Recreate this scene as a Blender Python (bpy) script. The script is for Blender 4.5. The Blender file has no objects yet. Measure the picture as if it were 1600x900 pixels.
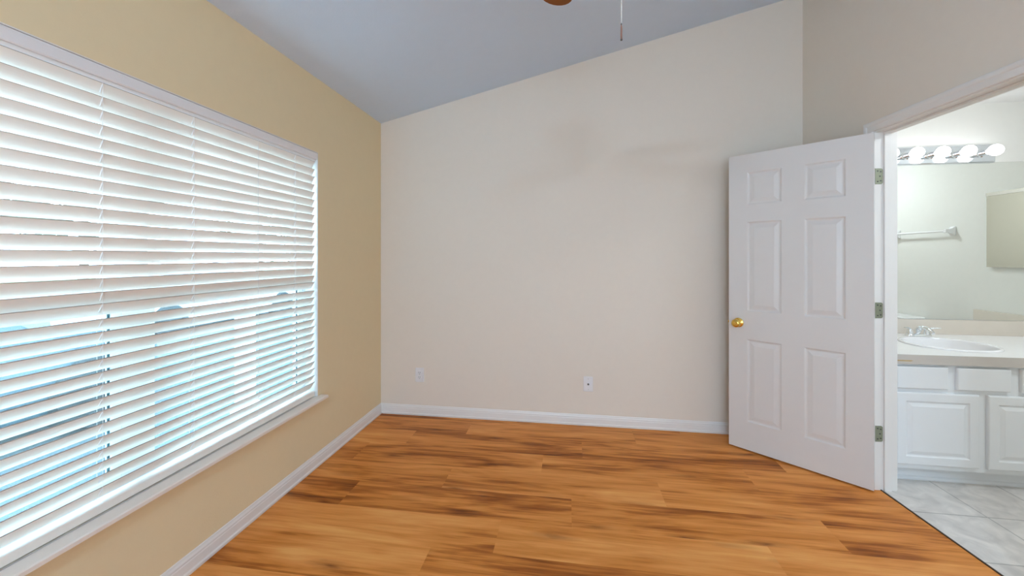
import bpy, bmesh, math, random
from mathutils import Vector, Matrix
random.seed(7)
S = bpy.context.scene
COL = S.collection
R = math.radians

# ------------------------------------------------------------------ camera, light, exposure
F = 612.0                       # focal length in pixels of the 1600 px wide frame
HC = 1.341                      # eye height
cd = bpy.data.cameras.new('camera')
cam = bpy.data.objects.new('camera', cd)
COL.objects.link(cam)
cd.sensor_width = 36.0
cd.lens = 36.0 * F / 1600.0
cd.shift_y = -50.0 / 1600.0
cd.clip_start = 0.02
cam.location = (0, 0, HC)
cam.rotation_euler = (R(90), 0, R(8.2))
S.camera = cam

S.view_settings.view_transform = 'Standard'
S.view_settings.look = 'None'
S.view_settings.gamma = 1.0
S.view_settings.exposure = 0.0
S.view_settings.use_curve_mapping = False
S.cycles.max_bounces = 14
S.cycles.diffuse_bounces = 8
S.cycles.glossy_bounces = 6
S.cycles.transparent_max_bounces = 16
S.cycles.sample_clamp_indirect = 8.0
S.cycles.use_denoising = True

W = bpy.data.worlds.new('sky'); S.world = W
W.use_nodes = True
wn = W.node_tree.nodes; wl = W.node_tree.links
wn.clear()
wo = wn.new('ShaderNodeOutputWorld'); wb = wn.new('ShaderNodeBackground')
wb.inputs['Color'].default_value = (0.56, 0.80, 1.0, 1)
wb.inputs['Strength'].default_value = 16.0
wl.new(wb.outputs[0], wo.inputs[0])

def area_light(name, loc, rot, sx, sy, power, color):
    ld = bpy.data.lights.new(name, 'AREA')
    ld.shape = 'RECTANGLE'; ld.size = sx; ld.size_y = sy
    ld.energy = power; ld.color = color
    o = bpy.data.objects.new(name, ld); COL.objects.link(o)
    o.location = loc; o.rotation_euler = rot
    return o
# fill light added behind the camera, at an invented rear window
REAR_Y = -2.35
area_light('rear_fill_light', (0.1, REAR_Y + 0.03, 1.25), (R(90), 0, R(180)), 2.7, 1.9, 86, (0.56, 0.78, 1.0))

# ------------------------------------------------------------------ materials
def nodes_of(name):
    m = bpy.data.materials.new(name); m.use_nodes = True
    nt = m.node_tree
    return m, nt, nt.nodes['Principled BSDF']

def mat(name, col, rough=0.5, metal=0.0, bump=0.0, scale=60.0, var=0.0, spec=0.5, detail=3.0, trans=0.0):
    m, nt, p = nodes_of(name)
    p.inputs['Base Color'].default_value = (*col, 1)
    p.inputs['Roughness'].default_value = rough
    p.inputs['Metallic'].default_value = metal
    p.inputs['Specular IOR Level'].default_value = spec
    if trans: p.inputs['Transmission Weight'].default_value = trans
    tc = nt.nodes.new('ShaderNodeTexCoord')
    nz = nt.nodes.new('ShaderNodeTexNoise')
    nz.inputs['Scale'].default_value = scale; nz.inputs['Detail'].default_value = detail
    nt.links.new(tc.outputs['Object'], nz.inputs['Vector'])
    if bump:
        b = nt.nodes.new('ShaderNodeBump')
        b.inputs['Strength'].default_value = bump; b.inputs['Distance'].default_value = 0.002
        nt.links.new(nz.outputs['Fac'], b.inputs['Height'])
        nt.links.new(b.outputs['Normal'], p.inputs['Normal'])
    v = max(var, 0.015)
    n2 = nt.nodes.new('ShaderNodeTexNoise'); n2.inputs['Scale'].default_value = scale * 0.15
    nt.links.new(tc.outputs['Object'], n2.inputs['Vector'])
    mx = nt.nodes.new('ShaderNodeMix'); mx.data_type = 'RGBA'
    mx.inputs['A'].default_value = (*[c * (1 - v) for c in col], 1)
    mx.inputs['B'].default_value = (*[min(1, c * (1 + v)) for c in col], 1)
    nt.links.new(n2.outputs['Fac'], mx.inputs['Factor'])
    nt.links.new(mx.outputs['Result'], p.inputs['Base Color'])
    return m

def emit_mat(name, col, strength):
    m = bpy.data.materials.new(name); m.use_nodes = True
    nt = m.node_tree; nt.nodes.clear()
    o = nt.nodes.new('ShaderNodeOutputMaterial'); e = nt.nodes.new('ShaderNodeEmission')
    e.inputs['Color'].default_value = (*col, 1); e.inputs['Strength'].default_value = strength
    nt.links.new(e.outputs[0], o.inputs[0])
    return m

def glass_mat(name, tint, refl=0.07):
    m = bpy.data.materials.new(name); m.use_nodes = True
    nt = m.node_tree; nt.nodes.clear()
    o = nt.nodes.new('ShaderNodeOutputMaterial')
    t = nt.nodes.new('ShaderNodeBsdfTransparent'); t.inputs['Color'].default_value = (*tint, 1)
    g = nt.nodes.new('ShaderNodeBsdfGlossy'); g.inputs['Roughness'].default_value = 0.01
    mx = nt.nodes.new('ShaderNodeMixShader'); mx.inputs[0].default_value = refl
    nt.links.new(t.outputs[0], mx.inputs[1]); nt.links.new(g.outputs[0], mx.inputs[2])
    nt.links.new(mx.outputs[0], o.inputs[0])
    return m

M = {}
M['wall'] = mat('cream_wall_paint', (0.76, 0.69, 0.605), 0.75, bump=0.16, scale=150, var=0.01, spec=0.25)
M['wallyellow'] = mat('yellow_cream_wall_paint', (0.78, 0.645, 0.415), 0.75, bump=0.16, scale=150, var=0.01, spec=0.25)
M['bathwall'] = mat('pale_bathroom_paint', (0.80, 0.80, 0.775), 0.6, bump=0.1, scale=150, spec=0.3)
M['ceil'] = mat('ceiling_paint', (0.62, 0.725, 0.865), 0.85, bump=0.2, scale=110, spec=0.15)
M['trim'] = mat('white_trim_gloss', (0.77, 0.748, 0.725), 0.32, bump=0.02, scale=40)
M['door'] = mat('white_door_paint', (0.69, 0.67, 0.655), 0.35, bump=0.05, scale=90)
M['slat'] = mat('white_blind_slat', (0.87, 0.815, 0.745), 0.38, bump=0.02, scale=50)
M['cord'] = mat('white_cord', (0.85, 0.85, 0.85), 0.8)
M['vinyl'] = mat('white_vinyl_frame', (0.80, 0.83, 0.85), 0.4)
M['glass'] = glass_mat('window_glass', (0.92, 0.95, 0.96))
M['screen'] = glass_mat('insect_screen_mesh', (0.84, 0.915, 0.935), 0.01)
M['gasket'] = mat('dark_teal_gasket', (0.035, 0.09, 0.10), 0.6)
M['plate'] = mat('white_plastic', (0.78, 0.77, 0.78), 0.35)
M['slot'] = mat('dark_slot', (0.03, 0.03, 0.03), 0.6)
M['brass'] = mat('polished_brass', (0.83, 0.56, 0.14), 0.10, 1.0)
M['hinge'] = mat('dull_greenish_metal', (0.27, 0.29, 0.21), 0.42, 0.45, var=0.12, scale=200)
M['steel'] = mat('dark_steel', (0.10, 0.10, 0.10), 0.4, 0.8)
M['chrome'] = mat('chrome', (0.86, 0.89, 0.92), 0.06, 1.0)
M['barchrome'] = mat('chrome_light_bar', (0.80, 0.84, 0.90), 0.07, 1.0)
M['mirror'] = mat('mirror_silver', (0.90, 0.93, 0.90), 0.005, 1.0)
M['cab'] = mat('white_cabinet_paint', (0.80, 0.82, 0.84), 0.35, bump=0.03, scale=60)
M['counter'] = mat('white_laminate', (0.88, 0.88, 0.88), 0.3, var=0.03, scale=120)
M['edge'] = mat('beige_laminate', (0.72, 0.66, 0.59), 0.45, var=0.03, scale=90)
M['chip'] = mat('bare_particle_board', (0.50, 0.36, 0.18), 0.9, var=0.25, scale=300)
M['porcelain'] = mat('white_porcelain', (0.86, 0.86, 0.88), 0.12)
M['bulb'] = emit_mat('lit_bulb', (0.96, 0.98, 1.0), 8.5)
M['blade'] = mat('cherry_blade', (0.24, 0.080, 0.016), 0.5, var=0.3, scale=25, spec=.2)
M['nickel'] = mat('brushed_nickel', (0.55, 0.53, 0.50), 0.28, 1.0)
M['pendant'] = mat('brown_pull_wood', (0.22, 0.10, 0.07), 0.45)
M['bead'] = mat('bright_bead_chain', (0.90, 0.90, 0.90), 0.25, 0.6)
M['thresh'] = mat('dark_threshold', (0.06, 0.035, 0.02), 0.6)
M['asphalt'] = mat('asphalt', (0.055, 0.070, 0.075), 0.9, bump=0.3, scale=60, var=0.2)
M['road'] = mat('worn_road_asphalt', (0.078, 0.102, 0.108), 0.9, bump=0.3, scale=60, var=0.2)
M['concrete'] = mat('worn_grey_paving', (0.115, 0.122, 0.125), 0.9, var=0.12, scale=8)
M['lawn'] = mat('lawn_green', (0.07, 0.11, 0.04), 0.95, var=0.35, scale=14)
M['leaf'] = mat('leaf_green', (0.045, 0.075, 0.03), 0.8, var=0.5, scale=30)
M['bark'] = mat('bark', (0.16, 0.11, 0.08), 0.9, bump=0.6, scale=40)
M['carwhite'] = mat('white_car_paint', (0.80, 0.82, 0.83), 0.15)
M['carred'] = mat('red_car_paint', (0.24, 0.075, 0.085), 0.18)
M['carblue'] = mat('grey_blue_car_paint', (0.03, 0.055, 0.07), 0.18)
M['carglass'] = mat('car_glass', (0.03, 0.05, 0.06), 0.05)
M['tyre'] = mat('tyre_rubber', (0.02, 0.02, 0.02), 0.8)
M['postwhite'] = mat('white_post_paint', (0.78, 0.80, 0.80), 0.5)

def floor_wood():
    m, nt, p = nodes_of('golden_brown_wood_planks')
    N = nt.nodes.new; L = nt.links.new
    tc = N('ShaderNodeTexCoord')
    at = N('ShaderNodeAttribute'); at.attribute_name = 'plank'
    sep = N('ShaderNodeSeparateColor'); L(at.outputs['Color'], sep.inputs[0])
    off = N('ShaderNodeVectorMath'); off.operation = 'SCALE'; off.inputs['Scale'].default_value = 37.0
    L(at.outputs['Color'], off.inputs[0])
    add = N('ShaderNodeVectorMath'); add.operation = 'ADD'
    L(tc.outputs['Object'], add.inputs[0]); L(off.outputs[0], add.inputs[1])
    def noise(sx, sy, scale, detail, dist, rough=0.55):
        mp = N('ShaderNodeMapping'); mp.inputs['Scale'].default_value = (sx, sy, 1)
        L(add.outputs[0], mp.inputs['Vector'])
        n = N('ShaderNodeTexNoise'); n.inputs['Scale'].default_value = scale
        n.inputs['Detail'].default_value = detail; n.inputs['Distortion'].default_value = dist
        n.inputs['Roughness'].default_value = rough
        L(mp.outputs[0], n.inputs['Vector'])
        return n.outputs['Fac']
    broad = noise(1.1, 5.5, 1.0, 3, 0.9)
    streak = noise(1.1, 15.0, 1.3, 5, 0.9, 0.55)
    grain = noise(2.2, 44.0, 1.3, 4, 0.35, 0.6)
    fibre = noise(6.0, 190.0, 1.0, 3, 0.1)
    mpk = N('ShaderNodeMapping'); mpk.inputs['Scale'].default_value = (1.9, 7.5, 1)
    L(add.outputs[0], mpk.inputs['Vector'])
    wob = N('ShaderNodeTexNoise'); wob.inputs['Scale'].default_value = 5.0; L(mpk.outputs[0], wob.inputs['Vector'])
    wa = N('ShaderNodeVectorMath'); wa.operation = 'MULTIPLY_ADD'; wa.inputs[1].default_value = (.22, .22, 0)
    L(wob.outputs['Color'], wa.inputs[0]); L(mpk.outputs[0], wa.inputs[2])
    vor = N('ShaderNodeTexVoronoi'); vor.inputs['Scale'].default_value = 1.0; L(wa.outputs[0], vor.inputs['Vector'])
    knots = vor.outputs['Distance']
    def ramp(fac, stops):
        r = N('ShaderNodeValToRGB')
        e = r.color_ramp.elements
        e[0].position, e[0].color = stops[0][0], (*stops[0][1], 1)
        e[1].position, e[1].color = stops[-1][0], (*stops[-1][1], 1)
        for q, c in stops[1:-1]:
            k = e.new(q); k.color = (*c, 1)
        L(fac, r.inputs['Fac']); return r.outputs['Color']
    def math_(op, a, b):
        n = N('ShaderNodeMath'); n.operation = op
        for i, v in enumerate((a, b)):
            if isinstance(v, (int, float)): n.inputs[i].default_value = v
            else: L(v, n.inputs[i])
        return n.outputs[0]
    f = math_('ADD', math_('MULTIPLY', broad, 0.80), math_('MULTIPLY', streak, 0.46))
    f = math_('ADD', f, math_('MULTIPLY', math_('SUBTRACT', grain, 0.5), 0.34))
    f = math_('ADD', f, math_('MULTIPLY', math_('SUBTRACT', fibre, 0.5), 0.12))
    f = math_('ADD', f, math_('ADD', math_('MULTIPLY', math_('SUBTRACT', sep.outputs['Blue'], 0.5), 0.14), -0.118))
    col = ramp(f, [(0.28, (0.17, 0.042, 0.007)), (0.40, (0.40, 0.120, 0.020)), (0.50, (0.63, 0.226, 0.044)), (0.62, (0.75, 0.298, 0.074)), (0.80, (0.85, 0.405, 0.125))])
    kmask = ramp(knots, [(0.025, (1, 1, 1)), (0.07, (.62, .62, .62)), (0.13, (.28, .28, .28)), (0.27, (0, 0, 0))])
    mx = N('ShaderNodeMix'); mx.data_type = 'RGBA'
    L(math_('MULTIPLY', kmask, 0.85), mx.inputs['Factor']); L(col, mx.inputs['A'])
    mx.inputs['B'].default_value = (0.15, 0.036, 0.008, 1)
    L(mx.outputs['Result'], p.inputs['Base Color'])
    rr = N('ShaderNodeMapRange'); rr.inputs['To Min'].default_value = 0.30; rr.inputs['To Max'].default_value = 0.46
    L(streak, rr.inputs['Value']); L(rr.outputs[0], p.inputs['Roughness'])
    b = N('ShaderNodeBump'); b.inputs['Strength'].default_value = 0.12; b.inputs['Distance'].default_value = 0.001
    L(fibre, b.inputs['Height']); L(b.outputs[0], p.inputs['Normal'])
    p.inputs['Specular IOR Level'].default_value = 0.14
    return m
M['wood'] = floor_wood()

def tile_mat():
    m, nt, p = nodes_of('grey_beige_tile')
    N = nt.nodes.new; L = nt.links.new
    tc = N('ShaderNodeTexCoord')
    mp = N('ShaderNodeMapping'); T = 0.344
    mp.inputs['Scale'].default_value = (1 / T, 1 / T, 1 / T)
    mp.inputs['Location'].default_value = (-2.127 / T + 40, -2.335 / T + 40, 0)
    L(tc.outputs['Object'], mp.inputs['Vector'])
    bk = N('ShaderNodeTexBrick'); bk.offset = 0.0; bk.squash = 1.0
    bk.inputs['Scale'].default_value = 1.0; bk.inputs['Brick Width'].default_value = 1.0
    bk.inputs['Row Height'].default_value = 1.0; bk.inputs['Mortar Size'].default_value = 0.011
    bk.inputs['Mortar Smooth'].default_value = 0.2
    bk.inputs['Color1'].default_value = (0.67, 0.635, 0.60, 1); bk.inputs['Color2'].default_value = (0.73, 0.70, 0.67, 1)
    bk.inputs['Mortar'].default_value = (0.44, 0.42, 0.40, 1)
    L(mp.outputs[0], bk.inputs['Vector'])
    n = N('ShaderNodeTexNoise'); n.inputs['Scale'].default_value = 9; n.inputs['Detail'].default_value = 6; n.inputs['Distortion'].default_value = 1.2
    L(tc.outputs['Object'], n.inputs['Vector'])
    r = N('ShaderNodeMapRange'); r.inputs['From Min'].default_value = 0.3; r.inputs['From Max'].default_value = 0.7
    r.inputs['To Min'].default_value = 0.80; r.inputs['To Max'].default_value = 1.12
    L(n.outputs['Fac'], r.inputs['Value'])
    mx = N('ShaderNodeVectorMath'); mx.operation = 'SCALE'
    L(bk.outputs['Color'], mx.inputs[0]); L(r.outputs[0], mx.inputs['Scale'])
    L(mx.outputs[0], p.inputs['Base Color'])
    p.inputs['Roughness'].default_value = 0.38
    b = N('ShaderNodeBump'); b.inputs['Strength'].default_value = 0.4; b.inputs['Distance'].default_value = 0.003; b.invert = True
    L(bk.outputs['Fac'], b.inputs['Height']); L(b.outputs[0], p.inputs['Normal'])
    return m
M['tile'] = tile_mat()

# ------------------------------------------------------------------ mesh helpers
def new_bm(): return bmesh.new()

def obj(name, bm, material, parent=None, smooth=False, auto=None, bevel=0.0):
    bmesh.ops.recalc_face_normals(bm, faces=bm.faces[:])
    me = bpy.data.meshes.new(name); bm.to_mesh(me); bm.free()
    me.materials.append(material)
    if smooth:
        for p in me.polygons: p.use_smooth = True
        if auto is not None: me.set_sharp_from_angle(angle=R(auto))
    o = bpy.data.objects.new(name, me); COL.objects.link(o)
    if parent is not None: o.parent = parent
    if bevel:
        md = o.modifiers.new('edge_bevel', 'BEVEL'); md.width = bevel; md.segments = 2; md.limit_method = 'ANGLE'; md.angle_limit = R(40)
    return o

def box(bm, x0, x1, y0, y1, z0, z1, mtx=None):
    vs = [bm.verts.new((x, y, z)) for x in (x0, x1) for y in (y0, y1) for z in (z0, z1)]
    for f in ((0, 1, 3, 2), (4, 6, 7, 5), (0, 4, 5, 1), (2, 3, 7, 6), (0, 2, 6, 4), (1, 5, 7, 3)):
        bm.faces.new([vs[i] for i in f])
    if mtx is not None: bmesh.ops.transform(bm, matrix=mtx, verts=vs)
    return vs

def prism(bm, pts, a0, a1, axis):
    """polygon pts (two coords) extruded along axis ('x','y','z')"""
    def V(p, a):
        if axis == 'x': return (a, p[0], p[1])
        if axis == 'y': return (p[0], a, p[1])
        return (p[0], p[1], a)
    A = [bm.verts.new(V(p, a0)) for p in pts]; B = [bm.verts.new(V(p, a1)) for p in pts]
    n = len(pts)
    bm.faces.new(A); bm.faces.new(B[::-1])
    for i in range(n): bm.faces.new((A[i], B[i], B[(i + 1) % n], A[(i + 1) % n]))

def loft(bm, rings, closed=True, cap=True):
    V = [[bm.verts.new(p) for p in r] for r in rings]
    n = len(rings[0])
    for a, b in zip(V, V[1:]):
        for i in range(n if closed else n - 1):
            bm.faces.new((a[i], a[(i + 1) % n], b[(i + 1) % n], b[i]))
    if cap and closed:
        bm.faces.new(V[0][::-1]); bm.faces.new(V[-1])
    return V

def lathe(bm, prof, mtx=None, seg=32, sx=1.0, sy=1.0, cap=True):
    """profile of (radius, z); radius 0 closes"""
    V = []
    for r, z in prof:
        if r <= 1e-6: V.append([bm.verts.new((0, 0, z))])
        else: V.append([bm.verts.new((r * sx * math.cos(2 * math.pi * i / seg), r * sy * math.sin(2 * math.pi * i / seg), z)) for i in range(seg)])
    for a, b in zip(V, V[1:]):
        if len(a) == 1 and len(b) == 1: continue
        for i in range(seg):
            j = (i + 1) % seg
            if len(a) == 1: bm.faces.new((a[0], b[i], b[j]))
            elif len(b) == 1: bm.faces.new((a[i], a[j], b[0]))
            else: bm.faces.new((a[i], a[j], b[j], b[i]))
    if cap and len(V[0]) > 1: bm.faces.new(V[0][::-1])
    if cap and len(V[-1]) > 1: bm.faces.new(V[-1])
    vs = [v for r in V for v in r]
    if mtx is not None: bmesh.ops.transform(bm, matrix=mtx, verts=vs)

def tube(bm, pts, rad, seg=8):
    pts = [Vector(p) for p in pts]
    if not isinstance(rad, (list, tuple)): rad = [rad] * len(pts)
    rings = []
    up = Vector((0, 0, 1))
    for i, p in enumerate(pts):
        d = (pts[min(i + 1, len(pts) - 1)] - pts[max(i - 1, 0)]).normalized()
        a = d.cross(up)
        if a.length < 1e-3: a = d.cross(Vector((1, 0, 0)))
        a.normalize(); b = a.cross(d)
        rr = rad[i]; ra, rb = rr if isinstance(rr, tuple) else (rr, rr)
        rings.append([p + a * ra * math.cos(2 * math.pi * k / seg) + b * rb * math.sin(2 * math.pi * k / seg) for k in range(seg)])
    loft(bm, rings)

def rot_to(v):
    return Vector(v).to_track_quat('Z', 'Y').to_matrix().to_4x4()

def empty(name, loc=(0, 0, 0), rz=0.0, parent=None):
    o = bpy.data.objects.new(name, None); COL.objects.link(o)
    o.location = loc; o.rotation_euler = (0, 0, rz); o.empty_display_size = 0.1
    if parent is not None: o.parent = parent
    return o

def tag(o, label, cat, group=None, kind=None):
    o['label'] = label; o['category'] = cat
    if group: o['group'] = group
    if kind: o['kind'] = kind
    return o

def struct(o, label=None, cat=None):
    o['kind'] = 'structure'
    if label: o['label'] = label; o['category'] = cat
    return o

# ------------------------------------------------------------------ room dimensions
LX = -1.59                       # face of the left wall
BY = 3.16                        # face of the back wall
SL = 0.24                        # ceiling slope
def ceil_z(x): return 2.476 + SL * (x - LX)
# right wall: a little out of square; local frame u along the wall towards the camera, v into the bathroom
RO = Vector((1.737, 2.518, 0)); RA = math.atan2(-0.9989, 0.0472)
RM = Matrix.Translation(RO) @ Matrix.Rotation(RA, 4, 'Z')
def RW(u, v, z=0): return RM @ Vector((u, v, z))
def rx(y): return RO.x + 0.0472 * (RO.y - y)     # x of the right wall's face at y
OPEN_W, OPEN_H = 0.775, 2.05

# window opening in the left wall
WY0, WY1, WZ0, WZ1 = 0.335, 2.31, 0.424, 2.004

# floor: one mesh of planks
bm = new_bm()
lay = bm.faces.layers.float_color.new('plank')
rows = {}
PW = 0.228; PL = 1.247
joint = {4: -0.766, 3: 1.340, 2: -0.167, 1: 0.52, 0: 0.016, -1: -0.338, -2: 0.62, -3: 0.1, -4: 0.9}
for k in range(-20, 6):
    y0 = 1.959 + k * PW; y1 = y0 + PW
    y0c, y1c = max(y0, REAR_Y), min(y1, BY)
    if y1c <= y0c: continue
    j = joint.get(k, random.uniform(0, PL))
    x = j - 5 * PL
    while x < 1.9:
        xa, xb = max(x, LX - 0.0), min(x + PL, 1.9)
        if xb > xa:
            def lim(y): return rx(y) + 0.035
            pa = [(xa, y0c), (min(xb, lim(y0c)), y0c), (min(xb, lim(y1c)), y1c), (xa, y1c)]
            if pa[1][0] > xa:
                f = bm.faces.new([bm.verts.new((px, py, 0)) for px, py in pa])
                f[lay] = (random.random(), random.random(), random.random(), 1)
        x += PL
r = bmesh.ops.inset_individual(bm, faces=bm.faces[:], thickness=0.0009, depth=0.0)
for f in bm.faces: pass
inner = [f for f in bm.faces]
ext = bmesh.ops.extrude_face_region(bm, geom=bm.faces[:])
bmesh.ops.translate(bm, vec=(0, 0, -0.02), verts=[v for v in ext['geom'] if isinstance(v, bmesh.types.BMVert)])
o = obj('floor', bm, M['wood']); struct(o, 'golden brown wood plank floor of the bedroom', 'floor')

# ceiling slab
bm = new_bm()
x0, x1 = LX - 0.16, 1.95
prism(bm, [(x0, ceil_z(x0)), (x1, ceil_z(x1)), (x1, ceil_z(x1) + .1), (x0, ceil_z(x0) + .1)], REAR_Y - .12, BY + .12, 'y')
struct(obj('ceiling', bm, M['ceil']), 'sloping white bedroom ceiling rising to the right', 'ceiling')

# left wall with window opening
bm = new_bm()
t = 0.16; zt = 2.476
for a, b, c, d in ((REAR_Y, WY0, 0, zt), (WY1, BY, 0, zt), (WY0, WY1, 0, WZ0), (WY0, WY1, WZ1, zt)):
    box(bm, LX - t, LX, a, b, c, d)
bmesh.ops.remove_doubles(bm, verts=bm.verts[:], dist=1e-5)
struct(obj('wall_left', bm, M['wallyellow']), 'cream bedroom wall around the window with the blind', 'wall')
# back wall
bm = new_bm(); xr = rx(BY)
prism(bm, [(LX - t, 0), (xr, 0), (xr, ceil_z(xr)), (LX, ceil_z(LX)), (LX - t, ceil_z(LX - t))], BY, BY + .12, 'y')
struct(obj('wall_back', bm, M['wall']), 'plain cream wall opposite the viewer with two wall plates', 'wall')
# right wall (local frame), opening for the door
bm = new_bm()
def rwall(u0, u1, z0):
    vs = []
    for u in (u0, u1):
        for v in (0, .115):
            p = RW(u, v)
            vs.append((bm.verts.new((u, v, z0)), bm.verts.new((u, v, ceil_z(p.x)))))
    a, b, c, d = vs
    for q in ((a[0], a[1], b[1], b[0]), (c[0], d[0], d[1], c[1]), (a[0], c[0], c[1], a[1]), (b[0], b[1], d[1], d[0]), (a[0], b[0], d[0], c[0]), (a[1], c[1], d[1], b[1])):
        bm.faces.new(q)
rwall(-0.92, -0.02, 0); rwall(OPEN_W + .02, 4.9, 0); rwall(-0.02, OPEN_W + .02, OPEN_H + .02)
o = obj('wall_right', bm, M['wall']); o.matrix_world = RM
struct(o, 'cream bedroom wall with the bathroom doorway', 'wall')
# rear wall with a window opening added for the fill light (behind the viewer)
bm = new_bm(); xr = rx(REAR_Y); a0, a1, c0, c1 = -1.25, 1.45, .3, 2.2
prism(bm, [(LX - t, 0), (a0, 0), (a0, ceil_z(a0)), (LX - t, ceil_z(LX - t))], REAR_Y - .12, REAR_Y, 'y')
prism(bm, [(a1, 0), (xr, 0), (xr, ceil_z(xr)), (a1, ceil_z(a1))], REAR_Y - .12, REAR_Y, 'y')
box(bm, a0, a1, REAR_Y - .12, REAR_Y, 0, c0)
prism(bm, [(a0, c1), (a1, c1), (a1, ceil_z(a1)), (a0, ceil_z(a0))], REAR_Y - .12, REAR_Y, 'y')
struct(obj('wall_rear', bm, M['wall']), 'cream wall behind the viewer with an added window opening', 'wall')
w2 = struct(empty('fill_window', (0, REAR_Y - .06, c0)), 'unseen wide window added behind the viewer for the fill light', 'window')
bm = new_bm()
for b_ in ((a0, a1, 0, .05), (a0, a1, c1 - c0 - .05, c1 - c0), (a0, a0 + .05, .05, c1 - c0 - .05), (a1 - .05, a1, .05, c1 - c0 - .05), (.08, .13, .05, c1 - c0 - .05)):
    box(bm, b_[0], b_[1], -.03, .03, b_[2], b_[3])
obj('frame', bm, M['vinyl'], w2)  # frame of the added fill window
bm = new_bm(); box(bm, a0 + .04, a1 - .04, -.004, .004, .04, c1 - c0 - .04); obj('glass', bm, M['glass'], w2)  # pane of the added fill window
bm = new_bm(); box(bm, a0 + .01, a1 - .01, .040, .043, .01, c1 - c0 - .01); obj('sky_blocker', bm, M['cord'], w2)  # opaque panel added to keep sky light out of the rear opening

# baseboards (profiled)
BP = [(0, 0), (.016, 0), (.018, .004), (.018, .014), (.013, .020), (.012, .054), (.010, .058), (.010, .066), (.006, .074), (.004, .082), (0, .084)]
bm = new_bm(); prism(bm, [(LX + d, z) for d, z in BP], REAR_Y, BY, 'y')
struct(obj('baseboard_left', bm, M['trim']), 'white baseboard under the window wall', 'baseboard')
bm = new_bm(); prism(bm, [(BY - d, z) for d, z in BP], LX, rx(BY), 'x')
struct(obj('baseboard_back', bm, M['trim']), 'white baseboard along the back wall', 'baseboard')
bm = new_bm()
prism(bm, [(-d, z) for d, z in BP], -0.62, -0.064, 'x'); prism(bm, [(-d, z) for d, z in BP], OPEN_W + .064, 4.85, 'x')
o = obj('baseboard_right', bm, M['trim']); o.matrix_world = RM
struct(o, 'white baseboard along the doorway wall', 'baseboard')

# ------------------------------------------------------------------ window in the left wall
win = struct(empty('window_1', (LX, (WY0 + WY1) / 2, WZ0)), 'wide white double window behind the blind', 'window')
wy = (WY0 + WY1) / 2
def wl_(name, bm, m, parent=win, **k):
    bmesh.ops.translate(bm, vec=(-LX, -wy, -WZ0), verts=bm.verts[:])
    return obj(name, bm, m, parent, **k)
bm = new_bm()                   # white painted liner of the recess
box(bm, LX - .16, LX - .0005, WY1 - .004, WY1 + .0, .444, WZ1)
box(bm, LX - .16, LX - .0005, WY0, WY0 + .004, .444, WZ1)
box(bm, LX - .16, LX - .0005, WY0 + .004, WY1 - .004, WZ1 - .004, WZ1)
wl_('jamb_liner', bm, M['trim'])
bm = new_bm()                   # stool with horns
y0, y1 = WY0 - .032, WY1 + .032
def stool_ring(z, inset):
    return [(LX - .16, WY0 + .001, z), (LX + .0005, WY0 + .001, z), (LX + .0005, y0 + inset, z), (LX + .052 - inset, y0 + inset, z), (LX + .052 - inset, y1 - inset, z), (LX + .0005, y1 - inset, z), (LX + .0005, WY1 - .001, z), (LX - .16, WY1 - .001, z)]
loft(bm, [stool_ring(.424, .005), stool_ring(.427, 0), stool_ring(.440, 0), stool_ring(.444, .004)])
sill = wl_('window_sill', bm, mat('cream_white_sill_gloss', (.84, .765, .69), .35, bump=.02, scale=40))
bm = new_bm()                   # caulk seam line along the stool
box(bm, LX - .012, LX - .010, WY0 + .004, WY1 - .004, .4441, .4446)
bmesh.ops.translate(bm, vec=(-LX, -wy, -WZ0), verts=bm.verts[:])
obj('seam', bm, mat('grey_seam', (.38, .36, .42), .8), sill)
FX0, FX1 = LX - .155, LX - .088
MUL0, MUL1 = 1.262, 1.352
bm = new_bm()
box(bm, FX0, FX1, WY0 + .004, WY0 + .030, .444, 2.0); box(bm, FX0, FX1, WY1 - .030, WY1 - .004, .444, 2.0)
box(bm, FX0, FX1, WY0 + .030, WY1 - .030, 1.972, 2.0); box(bm, FX0, FX1, WY0 + .030, WY1 - .030, .444, .476)
box(bm, FX0, FX1, MUL0, MUL1, .476, 1.972)
wl_('frame', bm, M['vinyl'])
for ya, yb in ((WY0 + .030, MUL0), (MUL1, WY1 - .030)):
    for upper in (False, True):
        za, zb = (1.195, 1.972) if upper else (.476, 1.235)
        xa, xb = (FX0 + .006, FX0 + .030) if upper else (FX0 + .034, FX0 + .062)
        s = .032
        bm = new_bm()
        box(bm, xa, xb, ya, ya + s, za, zb); box(bm, xa, xb, yb - s, yb, za, zb)
        box(bm, xa, xb, ya + s, yb - s, za, za + .04); box(bm, xa, xb, ya + s, yb - s, zb - .04, zb)
        sash = wl_('upper_sash' if upper else 'lower_sash', bm, M['vinyl'])
        bm = new_bm(); xm = (xa + xb) / 2
        box(bm, xm - .002, xm + .002, ya + s, yb - s, za + .04, zb - .04)
        bmesh.ops.translate(bm, vec=(-LX, -wy, -WZ0), verts=bm.verts[:])
        obj('glass', bm, M['glass'], sash)
        if not upper:
            bm = new_bm(); g = .007; xg = xm + .0022
            box(bm, xg, xg + .004, ya + s, ya + s + g, za + .04, zb - .04); box(bm, xg, xg + .004, yb - s - g, yb - s, za + .04, zb - .04)
            box(bm, xg, xg + .004, ya + s + g, yb - s - g, za + .04, za + .044)
            bmesh.ops.translate(bm, vec=(-LX, -wy, -WZ0), verts=bm.verts[:]); obj('gasket', bm, M['gasket'], sash)
            bm = new_bm(); box(bm, FX0 + .0005, FX0 + .0015, ya, yb, .476, 1.215); wl_('insect_screen', bm, M['screen'])

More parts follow.
